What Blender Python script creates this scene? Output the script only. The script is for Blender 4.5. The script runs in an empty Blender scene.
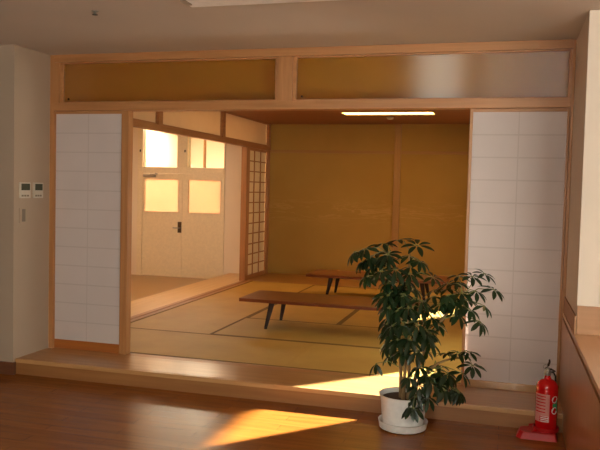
import bpy, bmesh, math, random
from mathutils import Vector, Matrix, Quaternion
R = random.Random(7)
C = bpy.context.scene.collection
SC = bpy.context.scene

# ------------------------------------------------------------------ materials
def lin(c):
    out = []
    for v in c:
        v /= 255.0
        out.append(v / 12.92 if v <= .04045 else ((v + .055) / 1.055) ** 2.4)
    return (*out, 1)

def new_mat(name):
    m = bpy.data.materials.new(name); m.use_nodes = True
    nt = m.node_tree
    return m, nt, nt.nodes['Principled BSDF']

def coords(nt, scale=(1, 1, 1), rot=(0, 0, 0)):
    tc = nt.nodes.new('ShaderNodeNewGeometry')
    mp = nt.nodes.new('ShaderNodeMapping')
    mp.inputs['Scale'].default_value = scale
    mp.inputs['Rotation'].default_value = rot
    nt.links.new(tc.outputs['Position'], mp.inputs['Vector'])
    return mp.outputs['Vector']

def noise(nt, vec, scale, detail=4, rough=.55, dist=0):
    n = nt.nodes.new('ShaderNodeTexNoise')
    n.inputs['Scale'].default_value = scale
    n.inputs['Detail'].default_value = detail
    n.inputs['Roughness'].default_value = rough
    n.inputs['Distortion'].default_value = dist
    nt.links.new(vec, n.inputs['Vector'])
    return n.outputs['Fac']

def ramp(nt, fac, stops):
    r = nt.nodes.new('ShaderNodeValToRGB')
    el = r.color_ramp.elements
    while len(el) < len(stops): el.new(.5)
    for e, (p, c) in zip(el, stops):
        e.position = p; e.color = c
    nt.links.new(fac, r.inputs['Fac'])
    return r.outputs['Color']

def bump(nt, b, h, strength, dist=.002):
    n = nt.nodes.new('ShaderNodeBump')
    n.inputs['Strength'].default_value = strength
    n.inputs['Distance'].default_value = dist
    nt.links.new(h, n.inputs['Height'])
    nt.links.new(n.outputs['Normal'], b.inputs['Normal'])

def wood(name, c1, c2, axis, rough=.45, scale=1.0, coat=0):
    """fine grain stretched along axis"""
    m, nt, b = new_mat(name)
    s = [26 * scale] * 3; s[axis] = 1.3 * scale
    v = coords(nt, tuple(s))
    f = noise(nt, v, 1.0, 6, .6, .4)
    col = ramp(nt, f, [(.3, lin(c1)), (.7, lin(c2))])
    nt.links.new(col, b.inputs['Base Color'])
    b.inputs['Roughness'].default_value = rough
    b.inputs['Coat Weight'].default_value = coat
    b.inputs['Coat Roughness'].default_value = .12
    bump(nt, b, f, .15, .001)
    return m

def plaster(name, c, var=6, rough=.85, sc=260, bs=.25):
    m, nt, b = new_mat(name)
    v = coords(nt)
    f = noise(nt, v, 1.2, 3)
    c2 = tuple(max(0, x - var) for x in c)
    nt.links.new(ramp(nt, f, [(.3, lin(c2)), (.7, lin(c))]), b.inputs['Base Color'])
    b.inputs['Roughness'].default_value = rough
    bump(nt, b, noise(nt, v, sc, 2), bs, .002)
    return m

def plain(name, c, rough=.5, metal=0, spec=.5, coat=0):
    m, nt, b = new_mat(name)
    v = coords(nt)
    f = noise(nt, v, 30, 2)
    nt.links.new(ramp(nt, f, [(.3, lin(tuple(x * .96 for x in c))), (.7, lin(c))]), b.inputs['Base Color'])
    b.inputs['Roughness'].default_value = rough
    b.inputs['Metallic'].default_value = metal
    b.inputs['Specular IOR Level'].default_value = spec
    b.inputs['Coat Weight'].default_value = coat
    b.inputs['Coat Roughness'].default_value = .08
    return m

def emit(name, c, s):
    m, nt, b = new_mat(name)
    b.inputs['Base Color'].default_value = lin((220, 215, 205))
    b.inputs['Emission Color'].default_value = lin(c)
    b.inputs['Emission Strength'].default_value = s
    return m

WX = wood('frame_wood_x', (160, 106, 62), (184, 128, 80), 0, .4)
WY = wood('frame_wood_y', (160, 106, 62), (184, 128, 80), 1, .4)
WZ = wood('frame_wood_z', (160, 106, 62), (184, 128, 80), 2, .4)
WO = wood('door_rail_wood', (160, 88, 34), (176, 104, 46), 0, .45)
STEP = wood('step_wood', (166, 118, 70), (190, 140, 90), 0, .3, .8, .3)
PALE = wood('corridor_step_wood', (206, 166, 108), (222, 184, 128), 1, .35, .8)
EDGE = wood('step_edge_wood', (176, 128, 80), (196, 148, 98), 0, .35, .8)
BOARD = wood('alcove_board_wood', (158, 108, 48), (178, 124, 60), 0, .35, .6, .2)
CEILW = wood('tatami_ceiling_wood', (136, 82, 44), (156, 96, 54), 0, .5, .5)
CAB = wood('cabinet_wood', (168, 112, 62), (186, 128, 76), 2, .3, .5, .2)
CTOP = wood('counter_wood', (196, 144, 98), (214, 162, 116), 1, .35, .5, .2)
RISER = wood('riser_wood', (142, 92, 50), (162, 110, 64), 0, .4, .8)  # darkened against window light on the riser; shade is in the colour
SPL = wood('splash_wood', (150, 102, 62), (166, 116, 74), 0, .5)
TBL = wood('table_wood', (116, 56, 18), (136, 70, 25), 0, .28, .8, .3)
TBLE = wood('table_edge_wood', (110, 48, 14), (124, 58, 20), 0, .35, .8, .2)
LEG = plain('leg_lacquer', (40, 16, 12), .6)
BASEB = wood('baseboard_wood', (96, 56, 36), (112, 68, 44), 0, .4)
LATT = wood('lattice_wood', (150, 98, 48), (168, 112, 58), 2, .5)
WALL_DIM = plaster('wall_paper_left', (172, 150, 130))  # main wall paper darkened; the left side's weaker light is in the colour
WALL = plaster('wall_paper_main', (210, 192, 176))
CEIL = plaster('ceiling_main', (198, 184, 171), 5, .9, 180, .5)
CORW = plaster('corridor_wall', (238, 220, 196), 4)
WDX = wood('aged_wood_x', (158, 112, 50), (172, 124, 60), 0, .5)
WDZ = wood('aged_wood_z', (158, 112, 50), (172, 124, 60), 2, .5)
OCHRE = None
SHOJI_GLOW = None

def ochre_wall():
    m, nt, b = new_mat('ochre_wall_paper')
    v = coords(nt)
    base = ramp(nt, noise(nt, v, 1.1, 3), [(.3, lin((162, 122, 48))), (.7, lin((172, 132, 56)))])
    # faint drifting cloud lines printed on the paper
    v2 = coords(nt, (1.3, 1, 9))
    w = noise(nt, v2, 1.0, 4, .6, 1.2)
    line = ramp(nt, w, [(.47, (0, 0, 0, 1)), (.51, (1, 1, 1, 1)), (.55, (0, 0, 0, 1))])
    sep = nt.nodes.new('ShaderNodeSeparateXYZ'); g = nt.nodes.new('ShaderNodeNewGeometry')
    nt.links.new(g.outputs['Position'], sep.inputs[0])
    band = nt.nodes.new('ShaderNodeMapRange'); band.inputs['From Min'].default_value = .25; band.inputs['From Max'].default_value = 0
    d = nt.nodes.new('ShaderNodeMath'); d.operation = 'SUBTRACT'; d.inputs[1].default_value = 1.05
    a = nt.nodes.new('ShaderNodeMath'); a.operation = 'ABSOLUTE'
    nt.links.new(sep.outputs['Z'], d.inputs[0]); nt.links.new(d.outputs[0], a.inputs[0]); nt.links.new(a.outputs[0], band.inputs['Value'])
    mu = nt.nodes.new('ShaderNodeMath'); mu.operation = 'MULTIPLY'
    nt.links.new(line, mu.inputs[0]); nt.links.new(band.outputs[0], mu.inputs[1])
    mu2 = nt.nodes.new('ShaderNodeMath'); mu2.operation = 'MULTIPLY'; mu2.inputs[1].default_value = .5
    nt.links.new(mu.outputs[0], mu2.inputs[0])
    mx = nt.nodes.new('ShaderNodeMix'); mx.data_type = 'RGBA'
    nt.links.new(mu2.outputs[0], mx.inputs['Factor']); nt.links.new(base, mx.inputs['A'])
    mx.inputs['B'].default_value = lin((200, 156, 88))
    nt.links.new(mx.outputs['Result'], b.inputs['Base Color'])
    b.inputs['Roughness'].default_value = .75
    bump(nt, b, noise(nt, v, 220, 2), .25, .002)
    return m
OCHRE = ochre_wall()

def tatami_mat_material():
    m, nt, b = new_mat('tatami_straw')
    v = coords(nt)
    col = ramp(nt, noise(nt, v, 2.2, 4), [(.3, lin((184, 142, 60))), (.7, lin((198, 156, 72)))])
    nt.links.new(col, b.inputs['Base Color'])
    v2 = coords(nt, (160, 160, 160))
    bump(nt, b, noise(nt, v2, 1, 1), .4, .002)
    b.inputs['Roughness'].default_value = .55
    return m
STRAW = tatami_mat_material()
HERI = plain('tatami_border_cloth', (128, 98, 46), .8)

def floor_wood():
    m, nt, b = new_mat('glossy_plank_floor')
    v = coords(nt, (1, 1, 1))
    br = nt.nodes.new('ShaderNodeTexBrick')
    br.inputs['Scale'].default_value = 1
    br.inputs['Brick Width'].default_value = .9
    br.inputs['Row Height'].default_value = .1
    br.inputs['Mortar Size'].default_value = .0012
    br.inputs['Color1'].default_value = lin((140, 80, 30))
    br.inputs['Color2'].default_value = lin((150, 88, 35))
    br.inputs['Mortar'].default_value = lin((100, 56, 24))
    nt.links.new(v, br.inputs['Vector'])
    v2 = coords(nt, (2, 24, 24))
    f = noise(nt, v2, 1, 5)
    g = ramp(nt, f, [(.3, (.8, .8, .8, 1)), (.7, (1.1, 1.1, 1.1, 1))])
    mx = nt.nodes.new('ShaderNodeMix'); mx.data_type = 'RGBA'; mx.blend_type = 'MULTIPLY'; mx.inputs['Factor'].default_value = 1
    nt.links.new(br.outputs['Color'], mx.inputs['A']); nt.links.new(g, mx.inputs['B'])
    nt.links.new(mx.outputs['Result'], b.inputs['Base Color'])
    b.inputs['Roughness'].default_value = .27
    b.inputs['Specular IOR Level'].default_value = .28
    bump(nt, b, noise(nt, coords(nt), 9, 3), .2, .003)
    return m
FLOOR = floor_wood()
CORF = plain('corridor_floor_sheet', (168, 130, 78), .3)

def paper(name, c, t):
    """washi: diffuse front, a share of light passes through"""
    m, nt, b = new_mat(name)
    v = coords(nt)
    col = ramp(nt, noise(nt, v, 3, 4), [(.3, lin(tuple(x - 5 for x in c))), (.7, lin(c))])
    nt.links.new(col, b.inputs['Base Color']); b.inputs['Roughness'].default_value = .7
    b.inputs['Specular IOR Level'].default_value = .25
    tr = nt.nodes.new('ShaderNodeBsdfTranslucent'); nt.links.new(col, tr.inputs['Color'])
    mx = nt.nodes.new('ShaderNodeMixShader'); mx.inputs[0].default_value = t
    nt.links.new(b.outputs[0], mx.inputs[1]); nt.links.new(tr.outputs[0], mx.inputs[2])
    nt.links.new(mx.outputs[0], nt.nodes['Material Output'].inputs[0])
    return m
PAPER = paper('screen_paper', (226, 213, 209), .35)
LATT_SHADE = paper('glued_paper_seam', (214, 200, 195), .25)  # lattice shade showing through the paper, put into a darker colour
BLIND = paper('window_blind', (236, 236, 236), .85)
PAPER2 = paper('inner_screen_paper', (240, 226, 196), .5)
FROST = paper('frosted_transom_panel', (245, 225, 190), .6)

def thin_glass(name, tint=(235, 240, 238), gl=.08, rough=.02):
    m, nt, b = new_mat(name)
    nt.nodes.remove(b)
    t = nt.nodes.new('ShaderNodeBsdfTransparent'); t.inputs[0].default_value = lin(tint)
    g = nt.nodes.new('ShaderNodeBsdfGlossy'); g.inputs['Roughness'].default_value = rough
    fr = nt.nodes.new('ShaderNodeLayerWeight'); fr.inputs[0].default_value = .5
    pw = nt.nodes.new('ShaderNodeMath'); pw.operation = 'POWER'; pw.inputs[1].default_value = 4
    nt.links.new(fr.outputs['Facing'], pw.inputs[0])
    ad = nt.nodes.new('ShaderNodeMath'); ad.operation = 'MULTIPLY_ADD'; ad.inputs[1].default_value = .6; ad.inputs[2].default_value = gl / 2
    nt.links.new(pw.outputs[0], ad.inputs[0])
    mx = nt.nodes.new('ShaderNodeMixShader')
    nt.links.new(ad.outputs[0], mx.inputs[0]); nt.links.new(t.outputs[0], mx.inputs[1]); nt.links.new(g.outputs[0], mx.inputs[2])
    nt.links.new(mx.outputs[0], nt.nodes['Material Output'].inputs[0])
    return m
CLEAR = thin_glass('clear_window_glass')

ANI = 0
def figured_glass():
    """pale cast glass of the transom: scatters what is behind, shines back the windows"""
    m, nt, b = new_mat('figured_transom_glass')
    nt.nodes.remove(b)
    v = coords(nt, (9, 1, 130))
    h1 = noise(nt, v, 1, 2)
    bm_ = nt.nodes.new('ShaderNodeBump'); bm_.inputs['Strength'].default_value = .35; bm_.inputs['Distance'].default_value = .004
    nt.links.new(h1, bm_.inputs['Height'])
    tr = nt.nodes.new('ShaderNodeBsdfRefraction'); tr.inputs['Roughness'].default_value = .3; tr.inputs['IOR'].default_value = 1.3
    tr.inputs['Color'].default_value = lin((255, 228, 165))
    nt.links.new(bm_.outputs[0], tr.inputs['Normal'])
    tl = nt.nodes.new('ShaderNodeBsdfTranslucent'); tl.inputs[0].default_value = lin((255, 222, 135))
    g = nt.nodes.new('ShaderNodeBsdfGlossy'); g.inputs['Roughness'].default_value = .45; g.inputs['Anisotropy'].default_value = .9
    tv = nt.nodes.new('ShaderNodeCombineXYZ'); tv.inputs[ANI].default_value = 1; nt.links.new(tv.outputs[0], g.inputs['Tangent'])
    m1 = nt.nodes.new('ShaderNodeMixShader'); m1.inputs[0].default_value = .65
    nt.links.new(tr.outputs[0], m1.inputs[1]); nt.links.new(tl.outputs[0], m1.inputs[2])
    m2 = nt.nodes.new('ShaderNodeMixShader'); m2.inputs[0].default_value = .3
    nt.links.new(m1.outputs[0], m2.inputs[1]); nt.links.new(g.outputs[0], m2.inputs[2])
    nt.links.new(m2.outputs[0], nt.nodes['Material Output'].inputs[0])
    return m
FIG = figured_glass()
DOORP = plain('painted_door', (240, 222, 188), .45)
DOORG = paper('frosted_door_glass', (250, 226, 204), .75)
METAL = plain('brushed_metal', (170, 165, 155), .35, .9)
DARKM = plain('dark_metal', (60, 50, 42), .4, .6)
WHITEP = plain('white_plastic', (236, 232, 228), .35)
RIMP = plain('off_white_plastic', (198, 184, 166), .5)
LAMPW = plain('white_lamp_enamel', (254, 252, 250), .5)
SCREEN = plain('display_glass', (66, 68, 50), .25)
SWITCH = plain('grey_switch_plastic', (122, 106, 90), .5)
RED = plain('red_paint', (206, 14, 18), .18, 0, .5, .5)
REDP = plain('red_plastic', (184, 12, 14), .4, 0, .35)
BRONZE = plain('bronze_plate', (96, 78, 56), .4, .4)
BLACK = plain('black_rubber', (22, 20, 20), .5)
LABEL = plain('pale_print', (208, 132, 122), .5)
GREEN = plain('green_print', (50, 140, 80), .5)
WHITEL = plain('white_print', (232, 232, 225), .5)
SOIL = plaster('potting_soil', (84, 54, 34), 20, .95, 60, 1)
BARK = plaster('stem_bark', (150, 118, 78), 25, .8, 90, .6)

def leaf_mat():
    m, nt, b = new_mat('leaf_green')
    v = coords(nt)
    col = ramp(nt, noise(nt, v, 9, 3), [(.3, lin((14, 32, 16))), (.7, lin((30, 52, 24)))])
    nt.links.new(col, b.inputs['Base Color'])
    b.inputs['Roughness'].default_value = .32
    tr = nt.nodes.new('ShaderNodeBsdfTranslucent'); tr.inputs[0].default_value = lin((80, 110, 30))
    mx = nt.nodes.new('ShaderNodeMixShader'); mx.inputs[0].default_value = .12
    nt.links.new(b.outputs[0], mx.inputs[1]); nt.links.new(tr.outputs[0], mx.inputs[2])
    nt.links.new(mx.outputs[0], nt.nodes['Material Output'].inputs[0])
    return m
LEAF = leaf_mat()

# ------------------------------------------------------------------ builders
def link(name, bm, mat, parent=None, loc=None, smooth=False, bevel=0, kind=None):
    if bevel:
        bmesh.ops.bevel(bm, geom=list(bm.edges), offset=bevel, segments=2, affect='EDGES', profile=.6)
    bmesh.ops.recalc_face_normals(bm, faces=bm.faces)
    me = bpy.data.meshes.new(name); bm.to_mesh(me); bm.free()
    mats = mat if isinstance(mat, (list, tuple)) else [mat]
    for x in mats: me.materials.append(x)
    if smooth:
        for p in me.polygons: p.use_smooth = True
        try: me.set_sharp_from_angle(angle=math.radians(40))
        except Exception: pass
    o = bpy.data.objects.new(name, me); C.objects.link(o)
    if parent: o.parent = parent
    if loc: o.location = loc
    if kind: o['kind'] = kind
    return o

def box(bm, x0, x1, y0, y1, z0, z1, mi=0):
    vs = [bm.verts.new((x, y, z)) for z in (z0, z1) for y in (y0, y1) for x in (x0, x1)]
    for q in ((0, 2, 3, 1), (4, 5, 7, 6), (0, 1, 5, 4), (2, 6, 7, 3), (0, 4, 6, 2), (1, 3, 7, 5)):
        f = bm.faces.new([vs[i] for i in q]); f.material_index = mi
    return vs

def bx(name, dims, mat, parent=None, bevel=0, kind=None, origin=None):
    """one box object, vertices in the frame of its parent; origin shifts to local"""
    bm = bmesh.new(); d = list(dims)
    if parent is not None:
        l = parent_world(parent)
        d = [d[0] - l[0], d[1] - l[0], d[2] - l[1], d[3] - l[1], d[4] - l[2], d[5] - l[2]]
    box(bm, *d)
    return link(name, bm, mat, parent, bevel=bevel, kind=kind)

def parent_world(p):
    v = Vector((0, 0, 0))
    while p: v += p.location; p = p.parent
    return v

def struct(name, dims, mat, bevel=0):
    return bx(name, dims, mat, bevel=bevel, kind='structure')

def lathe(bm, prof, seg=32, c=(0, 0), cap=True, mi=0):
    rings = []
    for r, z in prof:
        if r < 1e-6: rings.append([bm.verts.new((c[0], c[1], z))])
        else: rings.append([bm.verts.new((c[0] + r * math.cos(2 * math.pi * i / seg), c[1] + r * math.sin(2 * math.pi * i / seg), z)) for i in range(seg)])
    for a, b in zip(rings, rings[1:]):
        for i in range(seg):
            j = (i + 1) % seg
            if len(a) == 1 and len(b) == 1: continue
            if len(a) == 1: f = bm.faces.new((a[0], b[j], b[i]))
            elif len(b) == 1: f = bm.faces.new((a[i], a[j], b[0]))
            else: f = bm.faces.new((a[i], a[j], b[j], b[i]))
            f.material_index = mi

def tube(bm, pts, rads, seg=8, mi=0):
    pts = [Vector(p) for p in pts]; rings = []
    for i, p in enumerate(pts):
        t = (pts[min(i + 1, len(pts) - 1)] - pts[max(i - 1, 0)]).normalized()
        a = Vector((0, 0, 1)) if abs(t.z) < .9 else Vector((1, 0, 0))
        u = t.cross(a).normalized(); w = t.cross(u)
        r = rads[i] if isinstance(rads, (list, tuple)) else rads
        rings.append([bm.verts.new(p + r * (math.cos(2 * math.pi * k / seg) * u + math.sin(2 * math.pi * k / seg) * w)) for k in range(seg)])
    for a, b in zip(rings, rings[1:]):
        for k in range(seg):
            f = bm.faces.new((a[k], a[(k + 1) % seg], b[(k + 1) % seg], b[k])); f.material_index = mi
    f = bm.faces.new(rings[0]); f.material_index = mi
    f = bm.faces.new(rings[-1][::-1]); f.material_index = mi

def thing(name, label, cat, loc=(0, 0, 0), rz=0, group=None):
    o = bpy.data.objects.new(name, None); C.objects.link(o)
    o.location = loc; o.rotation_euler = (0, 0, rz); o.empty_display_size = .1
    o['label'] = label; o['category'] = cat
    if group: o['group'] = group
    return o

def tag(o, label, cat, group=None):
    o['label'] = label; o['category'] = cat
    if group: o['group'] = group
    return o

def copy_tree(o, parent=None):
    c = o.copy(); C.objects.link(c)
    if parent is not None: c.parent = parent
    for ch in list(o.children): copy_tree(ch, c)
    return c

def sempty(name):
    o = bpy.data.objects.new(name, None); C.objects.link(o); o['kind'] = 'structure'
    return o

# ------------------------------------------------------------------ key sizes (metres)
X1, X2, X3, X4, X5, X6 = -3.71, -3.04, -2.952, -.2775, .38, .413
ZT, ZU, ZR = 2.4615, 2.055, 2.0
FL = -.124
XC = .395
E_ = .435          # step depth
XW, YB, ZC = -3.772, 6.04, 2.436

# ------------------------------------------------------------------ main room shell
struct('floor', (-7, 5, -6.4, 0.0, FL - .1, FL), FLOOR)
struct('ceiling', (-7.1, 5.1, -6.52, .16, ZT, ZT + .12), CEIL)
struct('wall_left', (-7.12, -7, -6.52, -.45, FL, ZT), WALL)
struct('wall_right', (5, 5.12, -6.52, -.82, FL, ZT), WALL)
struct('wall_front_left', (-7, X1, -.46, -.0, FL, ZT), WALL_DIM)
bm = bmesh.new()
box(bm, X6, X6 + .12, -.82, 0, FL, ZT); box(bm, X6 + .12, 5.1, -.82, -.70, FL, ZT)
link('wall_front_right', bm, WALL, kind='structure', bevel=.004)
# back wall with two windows
BY = -6.4
WZ0, WZ1 = .45, 2.25
WINS = ((-1.5, -.72), (-.5, .95), (1.3, 4.7))
bm = bmesh.new()
box(bm, -7, 5, BY - .12, BY, FL, WZ0); box(bm, -7, 5, BY - .12, BY, WZ1, ZT)
for a, b in ((-7, -1.5), (-.72, -.5), (.95, 1.3), (4.7, 5)): box(bm, a, b, BY - .12, BY, WZ0, WZ1)
link('wall_back', bm, WALL, kind='structure')
for n, (a, b) in enumerate(WINS):
    w = sempty('window_%d' % (3, 11, 12)[n])
    k = (1, 2, 4)[n]
    bm = bmesh.new()
    for i in range(k + 1):
        x = a + .03 + (b - a - .06) * i / k
        box(bm, x - .03, x + .03, BY - .08, BY - .02, WZ0 + .05, WZ1 - .05)
    box(bm, a, b, BY - .08, BY - .02, WZ0, WZ0 + .05); box(bm, a, b, BY - .08, BY - .02, WZ1 - .05, WZ1)
    link('window_frame', bm, WHITEP, w)
    bx('glass_pane', (a + .03, b - .03, BY - .053, BY - .047, WZ0 + .05, WZ1 - .05), CLEAR, w)
    if n == 1: bx('paper_blind', (a + .02, b - .02, BY - .015, BY - .013, WZ0 + .03, WZ1 - .03), BLIND, w)  # unseen blind, added to dim this window's reflection in the transom

# baseboards on the left return
bm = bmesh.new(); box(bm, -7, X1 + .012, -.472, -.46, FL, FL + .1); box(bm, X1, X1 + .012, -.46, -E_ - .002, FL, FL + .1)
link('baseboard_left', bm, BASEB, kind='structure', bevel=.002)

# ------------------------------------------------------------------ raised step
st = thing('raised_step', 'long low pale wooden step running below the paper screens', 'step', (-1.65, -.2, FL))
bx('step_top', (X1 + .001, XC - .001, -E_ + .03, .0, -.03, 0), STEP, st, .002)
bx('step_nosing', (X1 + .001, XC - .001, -E_, -E_ + .03, -.032, 0), EDGE, st, .004)
bx('riser', (X1 + .001, XC - .001, -E_ + .006, -E_ + .03, FL, -.032), RISER, st, .001)

# ------------------------------------------------------------------ facade timber (structure)
YD = .10
struct('trim_1', (X1, X1 + .04, 0, YD, 0, ZT), WZ, .003)                 # left post
struct('trim_2', (X2 + .003, X3 - .022, 0, .075, 0, ZR), WZ, .003)                # post right of left screen
struct('trim_3', (X5 + .012, X6, 0, YD, 0, ZT), WZ, .003)                # right post
struct('trim_4', (X1 + .04, X5 + .012, -.012, YD + .01, ZR, ZU + .01), WX, .003)  # lintel
struct('trim_5', (X1 + .04, X5 + .012, -.008, YD, 2.40, ZT), WX, .003)   # head rail
struct('trim_6', (-1.722, -1.60, .0, YD, ZU + .01, 2.40), WZ, .003)     # transom post
struct('trim_7', (X1 + .04, X5 + .012, .0, .08, -.02, .0), WX, .001)    # threshold
struct('wall_header', (X1, X6, YD + .002, YD + .058, 2.40, ZT), OCHRE)

def transom(n, x0, x1):
    w = sempty('window_%d' % n)
    z0, z1 = ZU + .01, 2.40
    bm = bmesh.new()
    t = .02
    box(bm, x0, x0 + t * 1.5, .02, .06, z0, z1); box(bm, x1 - t, x1, .02, .06, z0, z1)
    box(bm, x0 + t * 1.5, x1 - t, .02, .06, z0, z0 + .012); box(bm, x0 + t * 1.5, x1 - t, .02, .06, z1 - .012, z1)
    link('window_frame', bm, WX, w)
    bx('glass_pane', (x0 + t * 1.5, x1 - t, .037, .042, z0 + .012, z1 - .012), FIG, w)
    bm = bmesh.new()
    lathe(bm, [(0, 0), (.009, 0), (.009, .004), (0, .004)], 12)
    k = link('screw_cap', bm, DARKM, w, (x0 + .07, .036, z0 + .035)); k.rotation_euler = (math.pi / 2, 0, 0)
transom(1, X1 + .04 + .045, -1.722)
transom(2, -1.60, X5 + .012)
struct('trim_8', (X1 + .04, X1 + .085, .0, YD - .02, ZU + .01, 2.40), WZ, .002)

def shoji(label, x0, x1, y0, mat_paper, stile=(.012, .012), rail_b=.075, rail_t=.025):
    """sliding paper screen facing -y"""
    t = thing('paper_screen', label, 'sliding screen', ((x0 + x1) / 2, y0 + .015, 0))
    bx('stile', (x0, x0 + stile[0], y0, y0 + .03, .001, 1.999), WZ, t, .002)
    bx('stile', (x1 - stile[1], x1, y0, y0 + .03, .001, 1.999), WZ, t, .002)
    bx('bottom_rail', (x0 + stile[0], x1 - stile[1], y0, y0 + .03, .001, rail_b), WO if x0 < -2 else STEP, t, .002)
    bx('top_rail', (x0 + stile[0], x1 - stile[1], y0, y0 + .03, 2 - rail_t, 1.999), WX, t, .002)
    a, b = x0 + stile[0], x1 - stile[1]; z0, z1 = rail_b, 2 - rail_t
    bx('paper', (a, b, y0 + .004, y0 + .0055, z0, z1), mat_paper, t)
    bm = bmesh.new()
    lx, ly, lz = parent_world(t)
    for i in range(1, 12):
        z = z0 + (z1 - z0) * i / 12
        box(bm, a - lx, b - lx, y0 + .006 - ly, y0 + .022 - ly, z - .004 - lz, z + .004 - lz)
    xm = (a + b) / 2
    box(bm, xm - .004 - lx, xm + .004 - lx, y0 + .008 - ly, y0 + .024 - ly, z0 - lz, z1 - lz)
    link('lattice', bm, LATT, t)
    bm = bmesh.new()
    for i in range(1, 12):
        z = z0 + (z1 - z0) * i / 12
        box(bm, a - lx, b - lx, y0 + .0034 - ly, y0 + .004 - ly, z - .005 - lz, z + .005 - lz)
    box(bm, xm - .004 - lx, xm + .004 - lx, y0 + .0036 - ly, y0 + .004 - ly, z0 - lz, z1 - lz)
    link('glued_seams', bm, LATT_SHADE, t)  # thin darker strips painted where the lattice shades the paper
    return t
shoji('closed paper screen at the left end of the opening, beside the wall controls', X1 + .04, X2 + .002, .02, PAPER, (.006, .012))
shoji('closed paper screen at the right end of the opening, behind the fire extinguisher', X4, X5 + .011, .02, PAPER, (.022, .016), .055)

# ------------------------------------------------------------------ tatami room
struct('floor', (-3.645, X6, .08, 4.93, -.14, -.03), BOARD)
struct('floor', (XW, X6, 4.932, YB, -.14, .0), BOARD)
struct('ceiling', (XW - .1, -2.22, .16, YB + .1, ZC, ZC + .06), CEILW)
struct('ceiling', (-.96, X6 + .12, .16, YB + .1, ZC, ZC + .06), CEILW)
struct('ceiling', (-2.22, -.96, .16, 4.32, ZC, ZC + .06), CEILW)
struct('ceiling', (-2.22, -.96, 4.66, YB + .1, ZC, ZC + .06), CEILW)
struct('wall_back_inner', (XW - .1, X6 + .12, YB, YB + .1, -.14, ZC), OCHRE)
struct('trim_9', (-1.717, -1.615, YB - .03, YB, 0, ZC), WDZ, .003)
struct('trim_10', (XW, -1.717, YB - .02, YB, 1.975, 2.02), WDX, .002)
struct('trim_11', (-1.615, X6, YB - .02, YB, 1.975, 2.02), WDX, .002)
# right wall of the tatami room, with two low windows
S0, S1, SZ0 = (.74, 1.57), (4.05, 4.6), .62
HEAD = {S0: 1.32, S1: 1.10}
bm = bmesh.new()
def rw(y0, y1, z0, z1): box(bm, X6, X6 + .06, y0, y1, z0, z1)
rw(0, S0[0], -.14, ZC); rw(S0[1], S1[0], -.14, ZC); rw(S1[1], YB, -.14, ZC)
for s in (S0, S1): rw(s[0], s[1], -.14, SZ0); rw(s[0], s[1], HEAD[s], ZC)
link('wall_right_inner', bm, OCHRE, kind='structure')
for n, s in ((4, S0), (5, S1)):
    w = sempty('window_%d' % n); SZ1 = HEAD[s]
    bm = bmesh.new(); xx = (X6 + .02, X6 + .04)
    box(bm, *xx, s[0], s[0] + .02, SZ0, SZ1); box(bm, *xx, s[1] - .02, s[1], SZ0, SZ1)
    box(bm, *xx, s[0], s[1], SZ0, SZ0 + .02); box(bm, *xx, s[0], s[1], SZ1 - .02, SZ1)
    link('window_frame', bm, WY, w)
    bx('glass_pane', (X6 + .028, X6 + .032, s[0] + .02, s[1] - .02, SZ0 + .02, SZ1 - .02), CLEAR, w)

# mats
mats = [
 ((-3.645, -1.64, .08, 1.05), 'tatami mat at the front left, right behind the threshold and the left post'),
 ((-1.64, .37, .08, 1.05), 'tatami mat at the front right, behind the potted plant'),
 ((-3.645, -2.65, 1.05, 2.99), 'tatami mat lying lengthwise along the corridor sill, left of the front table'),
 ((-3.645, -2.65, 2.99, 4.93), 'tatami mat at the far left, ending by the lattice screen'),
 ((-2.65, -.64, 1.05, 2.02), 'tatami mat under the front half of the nearer low table'),
 ((-.64, .37, 1.05, 2.99), 'tatami mat beside the right wall, past the right end of the nearer table'),
 ((-2.65, -1.64, 2.02, 3.96), 'tatami mat between the left halves of the two low tables'),
 ((-1.64, -.64, 2.02, 3.96), 'tatami mat between the right halves of the two low tables'),
 ((-.64, .37, 2.99, 4.93), 'tatami mat at the far right, past the right end of the farther table'),
 ((-2.65, -.64, 3.96, 4.93), 'tatami mat at the back, under the farther table, before the wooden boards'),
]
for (a, b, c, d), lab in mats:
    t = thing('tatami_mat', lab, 'mat', ((a + b) / 2, (c + d) / 2, -.03), 0, 'tatami mats on the floor of the raised room')
    g = .0015; h = .028
    lx, ly, lz = t.location
    if (b - a) > (d - c):   # borders along the long sides
        bx('straw_cover', (a + g, b - g, c + h, d - h, -.03, 0), STRAW, t)
        bx('cloth_border', (a + g, b - g, c + g, c + h, -.03, .001), HERI, t)
        bx('cloth_border', (a + g, b - g, d - h, d - g, -.03, .001), HERI, t)
    else:
        bx('straw_cover', (a + h, b - h, c + g, d - g, -.03, 0), STRAW, t)
        bx('cloth_border', (a + g, a + h, c + g, d - g, -.03, .001), HERI, t)
        bx('cloth_border', (b - h, b - g, c + g, d - g, -.03, .001), HERI, t)

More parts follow.
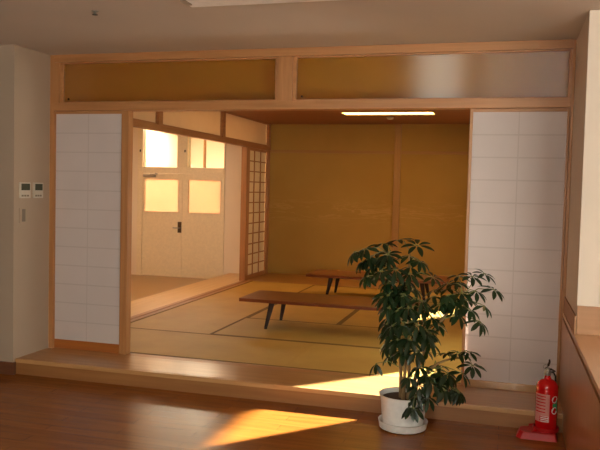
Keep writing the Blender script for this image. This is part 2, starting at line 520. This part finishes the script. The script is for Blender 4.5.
# corridor side of the tatami room: sill, post, rail, transom strips
struct('trim_12', (XW - .02, -3.648, .11, 4.93, -.14, .003), WY, .002)
struct('trim_13', (-3.73, -3.70, .11, 4.93, .003, .008), LATT)
struct('trim_14', (XW - .04, XW + .045, 4.86, 5.0, .003, ZR), WZ, .003)
struct('trim_15', (XW - .05, XW + .03, .11, YB, 2.005, 2.07), WY, .003)
struct('wall_left_inner', (XW - .05, XW, .10, 1.0, 0, 2.005), OCHRE)
for n, y in enumerate((.12, 2.06, 3.95, 5.93)):
    struct('trim_%d' % (16 + n), (XW - .03, XW + .025, y, y + .1, 2.07, ZC), WY, .002)
for n, (y0, y1) in enumerate(((.22, 2.06), (2.16, 3.95), (4.05, 5.93))):
    w = sempty('window_%d' % (6 + n))
    bx('frosted_panel', (XW - .012, XW - .008, y0 + .02, y1 - .02, 2.09, ZC - .02), FROST, w)
    bm = bmesh.new()
    box(bm, XW - .018, XW - .002, y0, y0 + .02, 2.07, ZC); box(bm, XW - .018, XW - .002, y1 - .02, y1, 2.07, ZC)
    box(bm, XW - .018, XW - .002, y0 + .02, y1 - .02, 2.07, 2.09); box(bm, XW - .018, XW - .002, y0 + .02, y1 - .02, ZC - .02, ZC)
    link('window_frame', bm, WY, w)
# lattice screen by the far corner, lattice towards the mats
t = thing('lattice_screen', 'narrow paper screen with brown lattice in the far left corner', 'sliding screen', (XW, 5.48, 0))
y0, y1, z0, z1 = 5.003, 5.93, .06, 1.96
bx('stile', (XW - .015, XW + .015, y0, y0 + .03, .001, 2.0), WZ, t, .002)
bx('stile', (XW - .015, XW + .015, y1 - .03, y1, .001, 2.0), WZ, t, .002)
bx('bottom_rail', (XW - .015, XW + .015, y0 + .03, y1 - .03, .001, z0), WY, t, .002)
bx('top_rail', (XW - .015, XW + .015, y0 + .03, y1 - .03, z1, 2.0), WY, t, .002)
bx('paper', (XW - .008, XW - .0065, y0 + .03, y1 - .03, z0, z1), PAPER2, t)
bm = bmesh.new()
for i in range(1, 12):
    z = z0 + (z1 - z0) * i / 12
    box(bm, -.006, .008, y0 + .03 - 5.48, y1 - .03 - 5.48, z - .008, z + .008)
for i in range(1, 3):
    y = y0 + .03 + (y1 - y0 - .06) * i / 3 - 5.48
    box(bm, -.006, .0085, y - .008, y + .008, z0, z1)
link('lattice', bm, LATT, t)
struct('trim_20', (XW - .03, XW + .02, 5.935, YB, .0, 2.005), WZ, .002)

# ------------------------------------------------------------------ corridor behind the left side
struct('floor', (-6.5, -3.80, -.0, 5.75, FL - .1, FL), CORF)
s = thing('corridor_step', 'pale wooden ledge outside the corridor sill, left of the tatami mats', 'step', (-4.05, 3, FL))
bx('step_top', (-4.31, XW - .022, .02, 5.745, -.03, -.001), PALE, s, .003)
bx('riser', (-4.30, -4.28, .02, 5.745, FL, -.03), STEP, s)
struct('ceiling', (-6.6, XW, 0, 9.1, 2.62, 2.7), CORW)
struct('wall_corridor_side', (-6.62, -6.5, 0, 9.1, FL, 2.62), CORW)
struct('wall_corridor_near', (-6.5, X1 - .06, .002, .1, FL, 2.62), CORW)
struct('wall_above_screens', (XW - .05, XW - .002, 0, YB, ZC, 2.619), CORW)
# far wall with door opening
YD2 = 5.75
DX0, DX1, DZ1, TZ0, TZ1 = -5.99, -4.42, 1.60, 1.70, 2.45
bm = bmesh.new()
box(bm, -6.5, DX0, YD2, YD2 + .12, FL, 2.62); box(bm, DX1, XW - .05, YD2, YD2 + .12, FL, 2.62)
box(bm, DX0, DX1, YD2, YD2 + .12, TZ1, 2.62)
link('wall_far', bm, CORW, kind='structure')
struct('wall_corridor_end', (XW - .05, XW, YB - .09, 9.1, FL, 2.62), CORW)
bm = bmesh.new()
box(bm, DX0, DX0 + .09, YD2 - .02, YD2 + .1, FL, TZ1); box(bm, DX1 - .02, DX1, YD2 - .02, YD2 + .1, FL, TZ1)
box(bm, DX0 + .09, DX1 - .02, YD2 - .02, YD2 + .1, DZ1, TZ0); box(bm, DX0 + .09, DX1 - .02, YD2 - .02, YD2 + .1, TZ1 - .05, TZ1)
box(bm, -5.265, -5.085, YD2 - .02, YD2 + .1, TZ0, TZ1 - .05)
link('trim_21', bm, DOORP, kind='structure', bevel=.004)
for n, (a, b) in enumerate(((DX0 + .09, -5.265), (-5.085, DX1 - .02))):
    w = sempty('window_%d' % (9 + n))
    bx('glass_pane', (a, b, YD2 + .03, YD2 + .036, TZ0, TZ1 - .05), CLEAR, w)
    bx('latch', (a + .0 - .05, a - .03, YD2 - .03, YD2 - .02, TZ0 + .25, TZ0 + .29), DARKM, w)
# two door leaves
for n, (a, b, g0, g1) in enumerate(((DX0 + .092, -5.172, -5.86, -5.25), (-5.168, DX1 - .022, -5.06, -4.50))):
    d = sempty('door_%d' % (n + 1)); d.location = ((a + b) / 2, YD2 + .03, FL)
    bm = bmesh.new()
    cx, cy, cz = d.location
    GZ0, GZ1 = .96, 1.50
    def p(x0, x1, z0_, z1_): box(bm, x0 - cx, x1 - cx, YD2 - cy, YD2 + .04 - cy, z0_ - cz, z1_ - cz)
    p(a, g0, FL + .005, DZ1 - .003); p(g1, b, FL + .005, DZ1 - .003); p(g0, g1, FL + .005, GZ0); p(g0, g1, GZ1, DZ1 - .003)
    link('leaf', bm, DOORP, d)
    bx('glass_pane', (g0, g1, YD2 + .017, YD2 + .023, GZ0, GZ1), DOORG, d)
    bm = bmesh.new()
    for q in ((g0 - .015, g0, GZ0 - .015, GZ1 + .015), (g1, g1 + .015, GZ0 - .015, GZ1 + .015), (g0, g1, GZ0 - .015, GZ0), (g0, g1, GZ1, GZ1 + .015)):
        box(bm, q[0] - cx, q[1] - cx, YD2 - .006 - cy, YD2 - cy, q[2] - cz, q[3] - cz)
    link('glazing_bead', bm, DOORP, d)
    if n == 0:
        bx('handle_plate', (-5.245, -5.18, YD2 - .010, YD2, .62, .80), BRONZE, d, .001)
        bm = bmesh.new()
        tube(bm, [(-5.20 - cx, YD2 - .008 - cy, .70 - cz), (-5.20 - cx, YD2 - .05 - cy, .70 - cz), (-5.31 - cx, YD2 - .055 - cy, .70 - cz)], .009)
        link('lever_handle', bm, METAL, d, smooth=True)
        bx('closer_body', (-5.87, -5.66, YD2 - .05, YD2, 1.535, 1.575), METAL, d, .003)
        bm = bmesh.new(); tube(bm, [(-5.75 - cx, YD2 - .03 - cy, 1.58 - cz), (-5.58 - cx, YD2 - .09 - cy, 1.585 - cz), (-5.66 - cx, YD2 - .024 - cy, 1.60 - cz)], .007)
        link('closer_arm', bm, METAL, d)
# lobby beyond the doors
struct('floor', (-6.5, XW - .05, 5.75, 9.0, FL - .1, FL), CORF)
struct('wall_lobby_back', (-6.6, XW, 9.0, 9.1, FL, 2.62), CORW)
pl = thing('lobby_post', 'thin upright post seen through the right transom pane of the double door', 'post', (-5.28, 6.9, FL))
bx('shaft', (-5.30, -5.26, 6.88, 6.92, FL, 2.61), LATT, pl, .003)
# lamps of corridor and lobby; the lobby one is added to backlight the doors
def ceiling_panel(label, x0, x1, y0, y1, z, col, s, name='ceiling_lamp'):
    t = thing(name, label, 'lamp', ((x0 + x1) / 2, (y0 + y1) / 2, z))
    bm = bmesh.new(); lx, ly, lz = t.location
    e = .03
    box(bm, x0 - lx, x1 - lx, y0 - ly, y0 + e - ly, -.05, 0); box(bm, x0 - lx, x1 - lx, y1 - e - ly, y1 - ly, -.05, 0)
    box(bm, x0 - lx, x0 + e - lx, y0 + e - ly, y1 - e - ly, -.05, 0); box(bm, x1 - e - lx, x1 - lx, y0 + e - ly, y1 - e - ly, -.05, 0)
    link('housing', bm, WHITEP, t)
    bx('diffuser', (x0 + e, x1 - e, y0 + e, y1 - e, z - .045, z - .02), emit('lamp_' + name, col, s), t)
    return t
ceiling_panel('ceiling lamp of the corridor, out of sight above the rail', -5.3, -4.9, 2.6, 4.0, 2.62, (255, 216, 174), 28)
ceiling_panel('glowing ceiling lamp in the lobby behind the left transom pane', -6.2, -5.2, 6.6, 7.8, 2.62, (255, 230, 200), 50, 'lobby_lamp')

# ------------------------------------------------------------------ lamps in view
t = thing('recessed_ceiling_light', 'long glowing recessed light in the wooden ceiling of the raised room', 'lamp', (-1.59, 4.43, ZC + .06))
bm = bmesh.new()
for q in ((-2.22, -2.20, 4.32, 4.66), (-.98, -.96, 4.32, 4.66), (-2.20, -.98, 4.32, 4.34), (-2.20, -.98, 4.64, 4.66)):
    box(bm, q[0] + 1.59, q[1] + 1.59, q[2] - 4.43, q[3] - 4.43, -.06, .03)
box(bm, -.63, .63, -.23, .23, .03, .045)
link('housing', bm, RIMP, t)
bx('diffuser', (-2.195, -.985, 4.345, 4.635, ZC + .008, ZC + .03), emit('lamp_tatami', (255, 194, 92), 15.5), t)
# main room surface light
t = thing('fluorescent_fixture', 'white ceiling light fixture at the top edge, over the main room floor', 'lamp', (-1.19, -1.45, ZT))
bm = bmesh.new(); box(bm, -.64, .64, -.14, .125, -.010, 0); link('housing', bm, LAMPW, t, bevel=.003)
bm = bmesh.new(); box(bm, -.60, .60, -.12, .105, -.013, -.010); link('louvre', bm, LAMPW, t)
bm = bmesh.new(); box(bm, -.635, -.605, -.05, .05, -.018, -.010); link('end_socket', bm, METAL, t)
bm = bmesh.new(); box(bm, .605, .635, -.05, .05, -.018, -.010); link('end_socket', bm, METAL, t)
t = thing('sprinkler_head', 'tiny metal sprinkler head on the ceiling near the top left', 'sprinkler', (-2.482, -1.314, ZT))
bm = bmesh.new(); lathe(bm, [(0, 0), (.022, 0), (.022, -.004), (.008, -.006), (.008, -.02), (0, -.02)], 16); link('collar', bm, METAL, t)
bm = bmesh.new(); lathe(bm, [(0, -.022), (.018, -.022), (.018, -.025), (0, -.025)], 12); link('deflector', bm, DARKM, t)
t = thing('smoke_detector', 'small round detector on the wooden ceiling behind the glowing light', 'detector', (-1.63, 4.95, ZC))
bm = bmesh.new(); lathe(bm, [(0, 0), (.05, 0), (.05, -.012), (.035, -.03), (0, -.032)], 24); link('body', bm, RIMP, t, smooth=True)

# ------------------------------------------------------------------ wall controls on the left return
def controller(label, y, z, w, h, dark=True):
    t = thing('wall_controller', label, 'wall control', (X1, y, z), 0, 'wall controllers side by side')
    bm = bmesh.new(); box(bm, 0, .016, -w / 2, w / 2, -h / 2, h / 2); link('case', bm, RIMP, t, bevel=.003)
    bm = bmesh.new(); box(bm, .016, .018, -w / 2 + .012, w / 2 - .012, .0, h / 2 - .01); link('display', bm, SCREEN, t)
    bm = bmesh.new()
    for k in range(3): box(bm, .016, .0175, -w / 2 + .014 + k * (w - .03) / 3, -w / 2 + .012 + (k + .8) * (w - .03) / 3, -h / 2 + .012, -h / 2 + .026)
    link('button_row', bm, SWITCH, t)
controller('left one of two square wall controllers with dark displays', -.335, 1.335, .13, .125)
controller('right one of two square wall controllers, nearer the wooden post', -.165, 1.335, .12, .125)
t = thing('light_switch', 'slim grey light switch below the two wall controllers', 'switch', (X1, -.35, 1.135))
bm = bmesh.new(); box(bm, 0, .008, -.045, .045, -.06, .06); link('plate', bm, WALL_DIM, t, bevel=.002)
bm = bmesh.new(); box(bm, .008, .013, -.02, .02, -.05, .05); link('rocker', bm, SWITCH, t, bevel=.002)

# ------------------------------------------------------------------ counter cabinet on the right
XC = .395
t = thing('counter_cabinet', 'glossy brown wooden counter cabinet along the right edge, red reflections on its side', 'cabinet', (1.0, -2.2, FL))
bx('body', (XC + .008, 1.6, -4.0, -.822, FL, .55), CAB, t, .002)
bx('side_panel', (XC, XC + .008, -4.0, -.822, FL, .552), CAB, t)
bx('worktop', (XC + .004, 1.62, -4.0, -.822, .565, .592), CTOP, t, .003)
bx('shadow_gap', (XC + .012, 1.6, -4.0, -.822, .55, .565), BASEB, t)
struct('trim_22', (XC, X6, -.82, 0, FL, .552), CAB)
struct('trim_23', (XC + .004, X6, -.82, 0, .565, .592), CTOP)
struct('trim_24', (XC + .012, X6, -.82, 0, .552, .565), BASEB)
t = thing('splash_panel', 'pale wooden panel at the wall foot above the right counter', 'panel', (1.0, -.84, .593))
bx('board', (X6 + .002, 1.6, -.834, -.822, .593, .76), SPL, t, .001)
bx('board_return', (X6 - .010, X6 - .001, -.834, -.002, .593, .70), SPL, t, .001)

# ------------------------------------------------------------------ low tables
def table(label, x0, x1, y0, y1, group):
    cx, cy = (x0 + x1) / 2, (y0 + y1) / 2
    t = thing('low_table', label, 'table', (cx, cy, .001), 0, group)
    bm = bmesh.new(); box(bm, x0 - cx, x1 - cx, y0 - cy, y1 - cy, .289, .299)
    link('tabletop', bm, TBL, t, bevel=.002)
    bm = bmesh.new(); box(bm, x0 - cx + .001, x1 - cx - .001, y0 - cy + .001, y1 - cy - .001, .266, .289)
    link('edge_band', bm, TBLE, t, bevel=.002)
    hx, hy = (x1 - x0) / 2, (y1 - y0) / 2
    for sx in (-1, 1):
        bm = bmesh.new(); box(bm, sx * (hx - .33) - .05, sx * (hx - .33) + .05, -hy + .06, hy - .06, .255, .266); link('cleat', bm, LEG, t)
        for sy in (-1, 1):
            bm = bmesh.new()
            a = Vector((sx * (hx - .315), sy * (hy - .09), .255)); b = Vector((sx * (hx - .268), sy * (hy - .055), 0.012))
            tube(bm, [a, b], [.029, .016], 12)
            l = link('leg', bm, LEG, t, smooth=True)
            bm = bmesh.new(); tube(bm, [b, b - Vector((0, 0, .012))], [.0162, .0162], 12); link('foot_cap', bm, DARKM, l)
    return t
table('low reddish-brown table with slanted dark legs, the nearer of the two', -2.53, -.735, 1.44, 2.06, 'low tables on the tatami mats')
table('low reddish-brown table farther back, near the ochre back wall', -2.47, -.675, 3.72, 4.34, 'low tables on the tatami mats')

# ------------------------------------------------------------------ fire extinguisher and its stand
EX, EY = .286, -.525
t = thing('extinguisher_stand', 'red plastic floor stand under the fire extinguisher', 'stand', (EX - .02, EY - .02, FL))
bm = bmesh.new()
out = [(-.16, -.065), (-.135, -.095), (.08, -.095), (.088, -.08), (.088, .06), (.08, .080), (-.06, .080), (-.155, .03)]
out = [(x, y) for x, y in out]
lo = [bm.verts.new((x, y, 0)) for x, y in out]; hi = [bm.verts.new((x * .86, y * .86, .043)) for x, y in out]
bm.faces.new(lo[::-1]); bm.faces.new(hi)
for i in range(len(out)):
    j = (i + 1) % len(out); bm.faces.new((lo[i], lo[j], hi[j], hi[i]))
link('base_plate', bm, REDP, t, bevel=.003)
bm = bmesh.new()
lathe(bm, [(.072, .041), (.079, .041), (.078, .062), (.075, .065), (.072, .062), (.072, .043)], 32, (.02, .02))
link('collar', bm, REDP, t, smooth=True)
for a0 in (2.5, 3.9):
    bm = bmesh.new()
    c = Vector((.02, .02, 0)); d = Vector((math.cos(a0), math.sin(a0), 0)); n = Vector((-d.y, d.x, 0))
    P0, P1 = c + d * .077, c + d * .12
    vs = []
    for s_ in (-.006, .006):
        vs.append([bm.verts.new(v + n * s_) for v in (P0 + Vector((0, 0, .041)), P1 + Vector((0, 0, .030)), P1 + Vector((0, 0, .046)), P0 + Vector((0, 0, .060)))])
    bm.faces.new(vs[0]); bm.faces.new(vs[1][::-1])
    for i in range(4): bm.faces.new((vs[0][i], vs[0][(i + 1) % 4], vs[1][(i + 1) % 4], vs[1][i]))
    link('rib', bm, REDP, t)
t = thing('fire_extinguisher', 'red fire extinguisher with grey lever, standing by the counter cabinet', 'fire extinguisher', (EX, EY, FL + .0445))
bm = bmesh.new()
r = .068
prof = [(0, 0), (.05, 0), (.06, .006), (r, .02), (r, .27)] + [(r * math.cos(a), .27 + .055 * math.sin(a)) for a in [i * math.pi / 2 / 8 for i in range(1, 7)]] + [(.019, .335), (.017, .345), (0, .345)]
lathe(bm, prof, 40); link('cylinder', bm, RED, t, smooth=True)
def patch(bm, a0, a1, z0, z1, rr, n=12, mi=0):
    vs = [[bm.verts.new((rr * math.cos(a0 + (a1 - a0) * i / n), rr * math.sin(a0 + (a1 - a0) * i / n), z)) for i in range(n + 1)] for z in (z0, z1)]
    for i in range(n):
        f = bm.faces.new((vs[0][i], vs[0][i + 1], vs[1][i + 1], vs[1][i])); f.material_index = mi
bm = bmesh.new()
fr = math.radians
patch(bm, fr(195), fr(282), .06, .235, r + .0006)
lb = link('printed_label', bm, LABEL, t)
bm = bmesh.new()
for z in (.068, .079, .090): patch(bm, fr(232), fr(276), z, z + .006, r + .0012, 8)
for z in (.12, .14, .16, .18, .20, .218): patch(bm, fr(205), fr(262), z, z + .006, r + .0012, 8)
link('text_line', bm, RED, lb)
bm = bmesh.new(); patch(bm, fr(238), fr(278), .064, .098, r + .0009, 8); link('white_box', bm, WHITEL, lb)
for (aa, zz, rr_) in ((312, .205, .022), (312, .135, .022)):
    bm = bmesh.new()
    vs = [bm.verts.new(((r + .0009) * math.cos(fr(aa) + rr_ / r * math.cos(k * math.pi / 8)), (r + .0009) * math.sin(fr(aa) + rr_ / r * math.cos(k * math.pi / 8)), zz + rr_ * math.sin(k * math.pi / 8))) for k in range(16)]
    bm.faces.new(vs)
    link('white_disc', bm, WHITEL, t)
bm = bmesh.new(); patch(bm, fr(298), fr(330), .158, .180, r + .001, 8); patch(bm, fr(322), fr(332), .13, .20, r + .0012, 4)
link('green_mark', bm, GREEN, t)
bm = bmesh.new(); lathe(bm, [(0, .345), (.020, .345), (.022, .352), (.022, .368), (.014, .374), (.014, .39), (0, .392)], 20); link('valve', bm, METAL, t, smooth=True)
bm = bmesh.new()
tube(bm, [(-.012, 0, .378), (.02, -.004, .384), (.045, -.008, .372)], [.007, .006, .005], 8)
link('carry_handle', bm, DARKM, t, smooth=True)
bm = bmesh.new()
tube(bm, [(-.012, 0, .385), (0, -.002, .405), (.008, -.004, .43), (.006, -.004, .445)], [.008, .008, .006, .005], 8)
link('lever', bm, DARKM, t, smooth=True)
bm = bmesh.new(); tube(bm, [(-.016 + .014 * math.cos(k * math.pi / 6), -.02, .40 + .014 * math.sin(k * math.pi / 6)) for k in range(13)], .002, 6); link('pull_ring', bm, METAL, t)
bm = bmesh.new()
tube(bm, [(.014, .014, .36), (.034, .034, .358), (.050, .050, .33), (.0545, .0545, .27), (.0545, .0545, .20), (.0545, .0545, .12), (.0545, .0545, .09)], [.006] * 6 + [.009], 8)
link('hose', bm, BLACK, t, smooth=True)

# ------------------------------------------------------------------ potted umbrella plant
PX, PY = -.595, -.69
t = thing('potted_plant', 'bushy umbrella plant with drooping leaf whorls in a white pot', 'plant', (PX, PY, FL))
H = .225
bm = bmesh.new()
lathe(bm, [(0, .012), (.122, .012), (.128, .02), (.130, .05), (.134, .052), (.146, H - .03), (.148, H - .012), (.157, H - .01), (.159, H), (.150, H), (.146, H - .012), (.142, H - .03), (0, H - .03)], 48)
link('pot', bm, WHITEP, t, smooth=True)
bm = bmesh.new()
lathe(bm, [(0, 0), (.125, 0), (.150, .012), (.156, .05), (.159, .056), (.155, .058), (.148, .052), (.136, .014), (0, .011)], 48)
link('saucer', bm, WHITEP, t, smooth=True)
bm = bmesh.new(); lathe(bm, [(0, H - .029), (.09, H - .028), (.141, H - .029), (.141, H - .03), (0, H - .03)], 32)
link('soil', bm, SOIL, t)
# crown targets: local (x, y, z above pot base) and size; read off plant shape
def L(px, py, dy=0):
    # plane through the plant at real size: 156 px per metre, perspective kept
    return Vector(((px - 402.5 - (428 - py) / 31.0) / 158.0, dy, (428 - py) / 156.0 + .0))
whorls = []
def W(px, py, dy=0.0, s=1.0, droop=.5, n=None):
    if 283 < py < 352 and px < 406: px = 406 + (px - 406) * .68
    whorls.append((L(px, py, dy), s, droop, n))
# top crown
for a in ((398, 239, .0, .95, .25), (418, 243, -.04, 1, .25), (382, 243, .03, .9, .5), (366, 248, -.05, 1, .6), (354, 252, -.03, 1, 1.0), (361, 262, .03, .9, .9),
          (390, 252, -.1, 1, .5), (408, 255, .08, 1, .5), (420, 258, -.03, .9, .6), (372, 266, .02, 1, .8), (384, 268, -.12, 1, .8),
          (398, 266, -.12, 1, .7), (411, 270, -.06, 1, .8), (366, 276, -.02, .9, 1.1), (376, 254, .1, 1, .5), (403, 282, .1, .9, .8),
          (390, 276, .1, .9, .8)): W(*a)
# middle mass
for a in ((404, 292, -.1, 1, .8), (392, 296, .02, 1, .9), (412, 286, .03, .9, .7), (384, 304, -.1, 1, .9), (397, 306, -.13, 1, .9), (411, 302, -.14, 1, .8),
          (424, 304, -.08, 1, .8), (380, 316, -.04, 1, 1), (392, 320, -.15, 1, .9), (406, 318, -.16, 1, .9), (420, 318, -.14, 1, .8), (432, 314, .0, .9, .8),
          (386, 330, -.08, 1, 1), (399, 333, -.15, 1, .9), (413, 332, -.16, 1, .9), (427, 328, -.1, 1, .8), (437, 322, .06, .9, .7),
          (392, 343, .0, .9, 1), (405, 345, -.12, 1, .9), (419, 344, -.13, 1, .9), (430, 339, .0, .9, .8), (404, 311, .1, 1, .7), (420, 330, .12, 1, .7), (390, 318, .12, 1, .8),
          (378, 345, -.03, .85, 1.2), (376, 364, -.02, .8, 1.3), (388, 357, .04, .8, 1)): W(*a)
# right branches
for a in ((428, 278, .0, .8, .4), (443, 284, .04, .95, .4), (452, 277, .06, .8, .3), (456, 291, -.03, 1, .6), (444, 300, -.04, 1, .7), (466, 275, .0, .9, .3), (478, 272, .0, .8, .35),
          (487, 286, -.04, .95, .45), (470, 290, .03, .9, .6), (464, 306, -.04, 1, .8), (453, 314, .03, .95, .9), (478, 303, .0, .85, .7), (474, 318, -.02, .95, .9), (460, 300, .1, .9, .5)): W(a[0] + 5, a[1] - 4, *a[2:])
# lower right branch
for a in ((448, 349, .03, .75, .5), (458, 347, .0, .9, .4), (472, 357, -.03, .9, .6), (462, 366, -.02, .95, .7), (448, 366, -.05, 1, .7), (436, 362, .04, .9, .6), (434, 374, -.1, 1, .9),
          (446, 381, -.08, 1, 1), (422, 378, -.12, 1, .9), (419, 388, -.14, .9, 1.1), (430, 388, -.13, .9, 1.0), (417, 396, -.2, .95, 1.1), (458, 382, -.04, .9, 1.2), (420, 362, -.05, .9, .8), (412, 371, -.12, .8, .9), (468, 345, .0, .8, .5)): W(*a)
for k in range(36):
    a = R.uniform(372, 434); b = R.uniform(285, 350)
    W(a, b, R.uniform(-.1, .12), R.uniform(.75, .95), R.uniform(.5, 1.1))
for k in range(12): W(R.uniform(362, 412), R.uniform(252, 284), R.uniform(-.08, .1), R.uniform(.75, .9), R.uniform(.5, 1.0))
for k in range(9): W(R.uniform(440, 472), R.uniform(278, 305), R.uniform(-.08, .1), .8, R.uniform(.4, .9))
for k in range(9): W(R.uniform(424, 464), R.uniform(356, 384), R.uniform(-.1, .06), .8, R.uniform(.5, 1.1))
# stems
def bez(a, b, c, d, n=12):
    out = []
    for i in range(n + 1):
        s_ = i / n; out.append(a * (1 - s_) ** 3 + 3 * b * s_ * (1 - s_) ** 2 + 3 * c * s_ * s_ * (1 - s_) + d * s_ ** 3)
    return out
roots = [
 (Vector((-.02, .01, H - .035)), L(402, 360), L(398, 310), L(392, 255)),
 (Vector((.03, -.01, H - .035)), L(412, 350), L(404, 300), L(410, 250)),
 (Vector((.0, -.03, H - .035)), L(408, 350, -.05), L(408, 330, -.1), L(410, 300, -.08)),
 (Vector((.045, .02, H - .035)), L(418, 355), L(432, 320), L(462, 292)),
 (Vector((.04, -.03, H - .035)), L(420, 372, -.04), L(436, 352, -.02), L(462, 352, 0)),
]
stems = []
for k, (a, b, c, d) in enumerate(roots):
    pts = bez(a, b, c, d); stems.append(pts)
    bm = bmesh.new(); tube(bm, pts, [.013 - .008 * i / 12 for i in range(13)], 8)
    link('stem', bm, BARK, t, smooth=True)
allp = [p for s_ in stems for p in s_[3:]]
# foliage and leaf stalks
fb = bmesh.new(); sb = bmesh.new()
def leaflet(bm, base, d, up, length, width):
    d = d.normalized(); side = d.cross(up)
    if side.length < 1e-3: side = Vector((1, 0, 0))
    side.normalize(); nrm = side.cross(d).normalized()
    prof = [(0, .06), (.12, .42), (.32, .86), (.55, 1), (.76, .82), (.9, .45), (1, .02)]
    rows = []
    for s_, w_ in prof:
        c = base + d * length * s_ - nrm * (length * .22 * s_ * s_)
        h = width / 2 * w_
        rows.append([bm.verts.new(c - side * h + nrm * h * .35), bm.verts.new(c), bm.verts.new(c + side * h + nrm * h * .35)])
    for p_, q_ in zip(rows, rows[1:]):
        for k in range(2): bm.faces.new((p_[k], p_[k + 1], q_[k + 1], q_[k]))
for (p, s, droop, n) in whorls:
    near = min(allp, key=lambda q: (q - p).length + max(0, q.z - p.z) * 2)
    mid = (near + p) / 2 + Vector((0, 0, .03))
    tube(sb, [near, mid, p], [.0035, .003, .0022], 5)
    n = n or R.choice((6, 7, 7, 8))
    ax = (p - near); ax.z = abs(ax.z) * .3 + .12
    ax = (ax.normalized() + Vector((R.uniform(-.25, .25), -.35 + R.uniform(-.25, .25), .8))).normalized()
    u = ax.orthogonal().normalized(); v = ax.cross(u)
    ph = R.uniform(0, 6.28)
    for k in range(n):
        a = ph + 2 * math.pi * k / n + R.uniform(-.15, .15)
        out_ = (u * math.cos(a) + v * math.sin(a))
        dr = droop * R.uniform(.75, 1.25)
        d = (out_ + ax * (.25) + Vector((0, 0, -dr))).normalized()
        pet = p + d * .014 * s
        tube(sb, [p, pet], .0018, 4)
        leaflet(fb, pet, d, ax, 1.0 * .094 * s * R.uniform(.85, 1.12), 1.0 * .033 * s * R.uniform(.9, 1.1))
o = link('foliage', fb, LEAF, t, smooth=True)
for poly in o.data.polygons: poly.use_smooth = True
link('leaf_stalks', sb, plain('green_stalk', (120, 124, 70), .5), t)

# ------------------------------------------------------------------ light
w = bpy.data.worlds.new('world'); SC.world = w; w.use_nodes = True
bg = w.node_tree.nodes['Background']
bg.inputs[0].default_value = (1.0, .93, .84, 1); bg.inputs[1].default_value = 22
sun = bpy.data.lights.new('sun', 'SUN'); sun.energy = 100; sun.angle = math.radians(1.8); sun.color = (1, .94, .82)
so = bpy.data.objects.new('sun', sun); C.objects.link(so)
d = Vector((-.68, -.733, -.466))
so.rotation_euler = d.to_track_quat('-Z', 'Y').to_euler()
def portal(name, loc, rot, sx, sy):
    l = bpy.data.lights.new(name, 'AREA'); l.shape = 'RECTANGLE'; l.size = sx; l.size_y = sy
    l.cycles.is_portal = True
    o = bpy.data.objects.new(name, l); C.objects.link(o); o.location = loc; o.rotation_euler = rot
for a, b in WINS: portal('window_portal', ((a + b) / 2, BY - .13, (WZ0 + WZ1) / 2), (math.pi / 2, 0, 0), b - a, WZ1 - WZ0)
for s in (S0, S1):
    SZ1 = HEAD[s]
    portal('window_portal', (X6 + .08, (s[0] + s[1]) / 2, (SZ0 + SZ1) / 2), (math.pi / 2, 0, math.pi / 2), s[1] - s[0], SZ1 - SZ0)

# ------------------------------------------------------------------ camera
cam = bpy.data.cameras.new('camera'); co = bpy.data.objects.new('camera', cam); C.objects.link(co)
cam.sensor_width = 36; cam.lens = 729.56 * 36 / 600; cam.clip_start = .05
rt = Vector((.96158198, .27343744, .02433219)); up = Vector((-.03705564, .04146285, .99845266)); fw = Vector((-.27200545, .96099573, -.05000233))
M = Matrix((rt, up, -fw)).transposed().to_4x4(); M.translation = Vector((0, -5.3361, 1.4022))
co.matrix_world = M
SC.camera = co
SC.view_settings.view_transform = 'Standard'; SC.view_settings.look = 'None'
SC.view_settings.exposure = .05; SC.view_settings.gamma = 1; SC.view_settings.use_curve_mapping = False
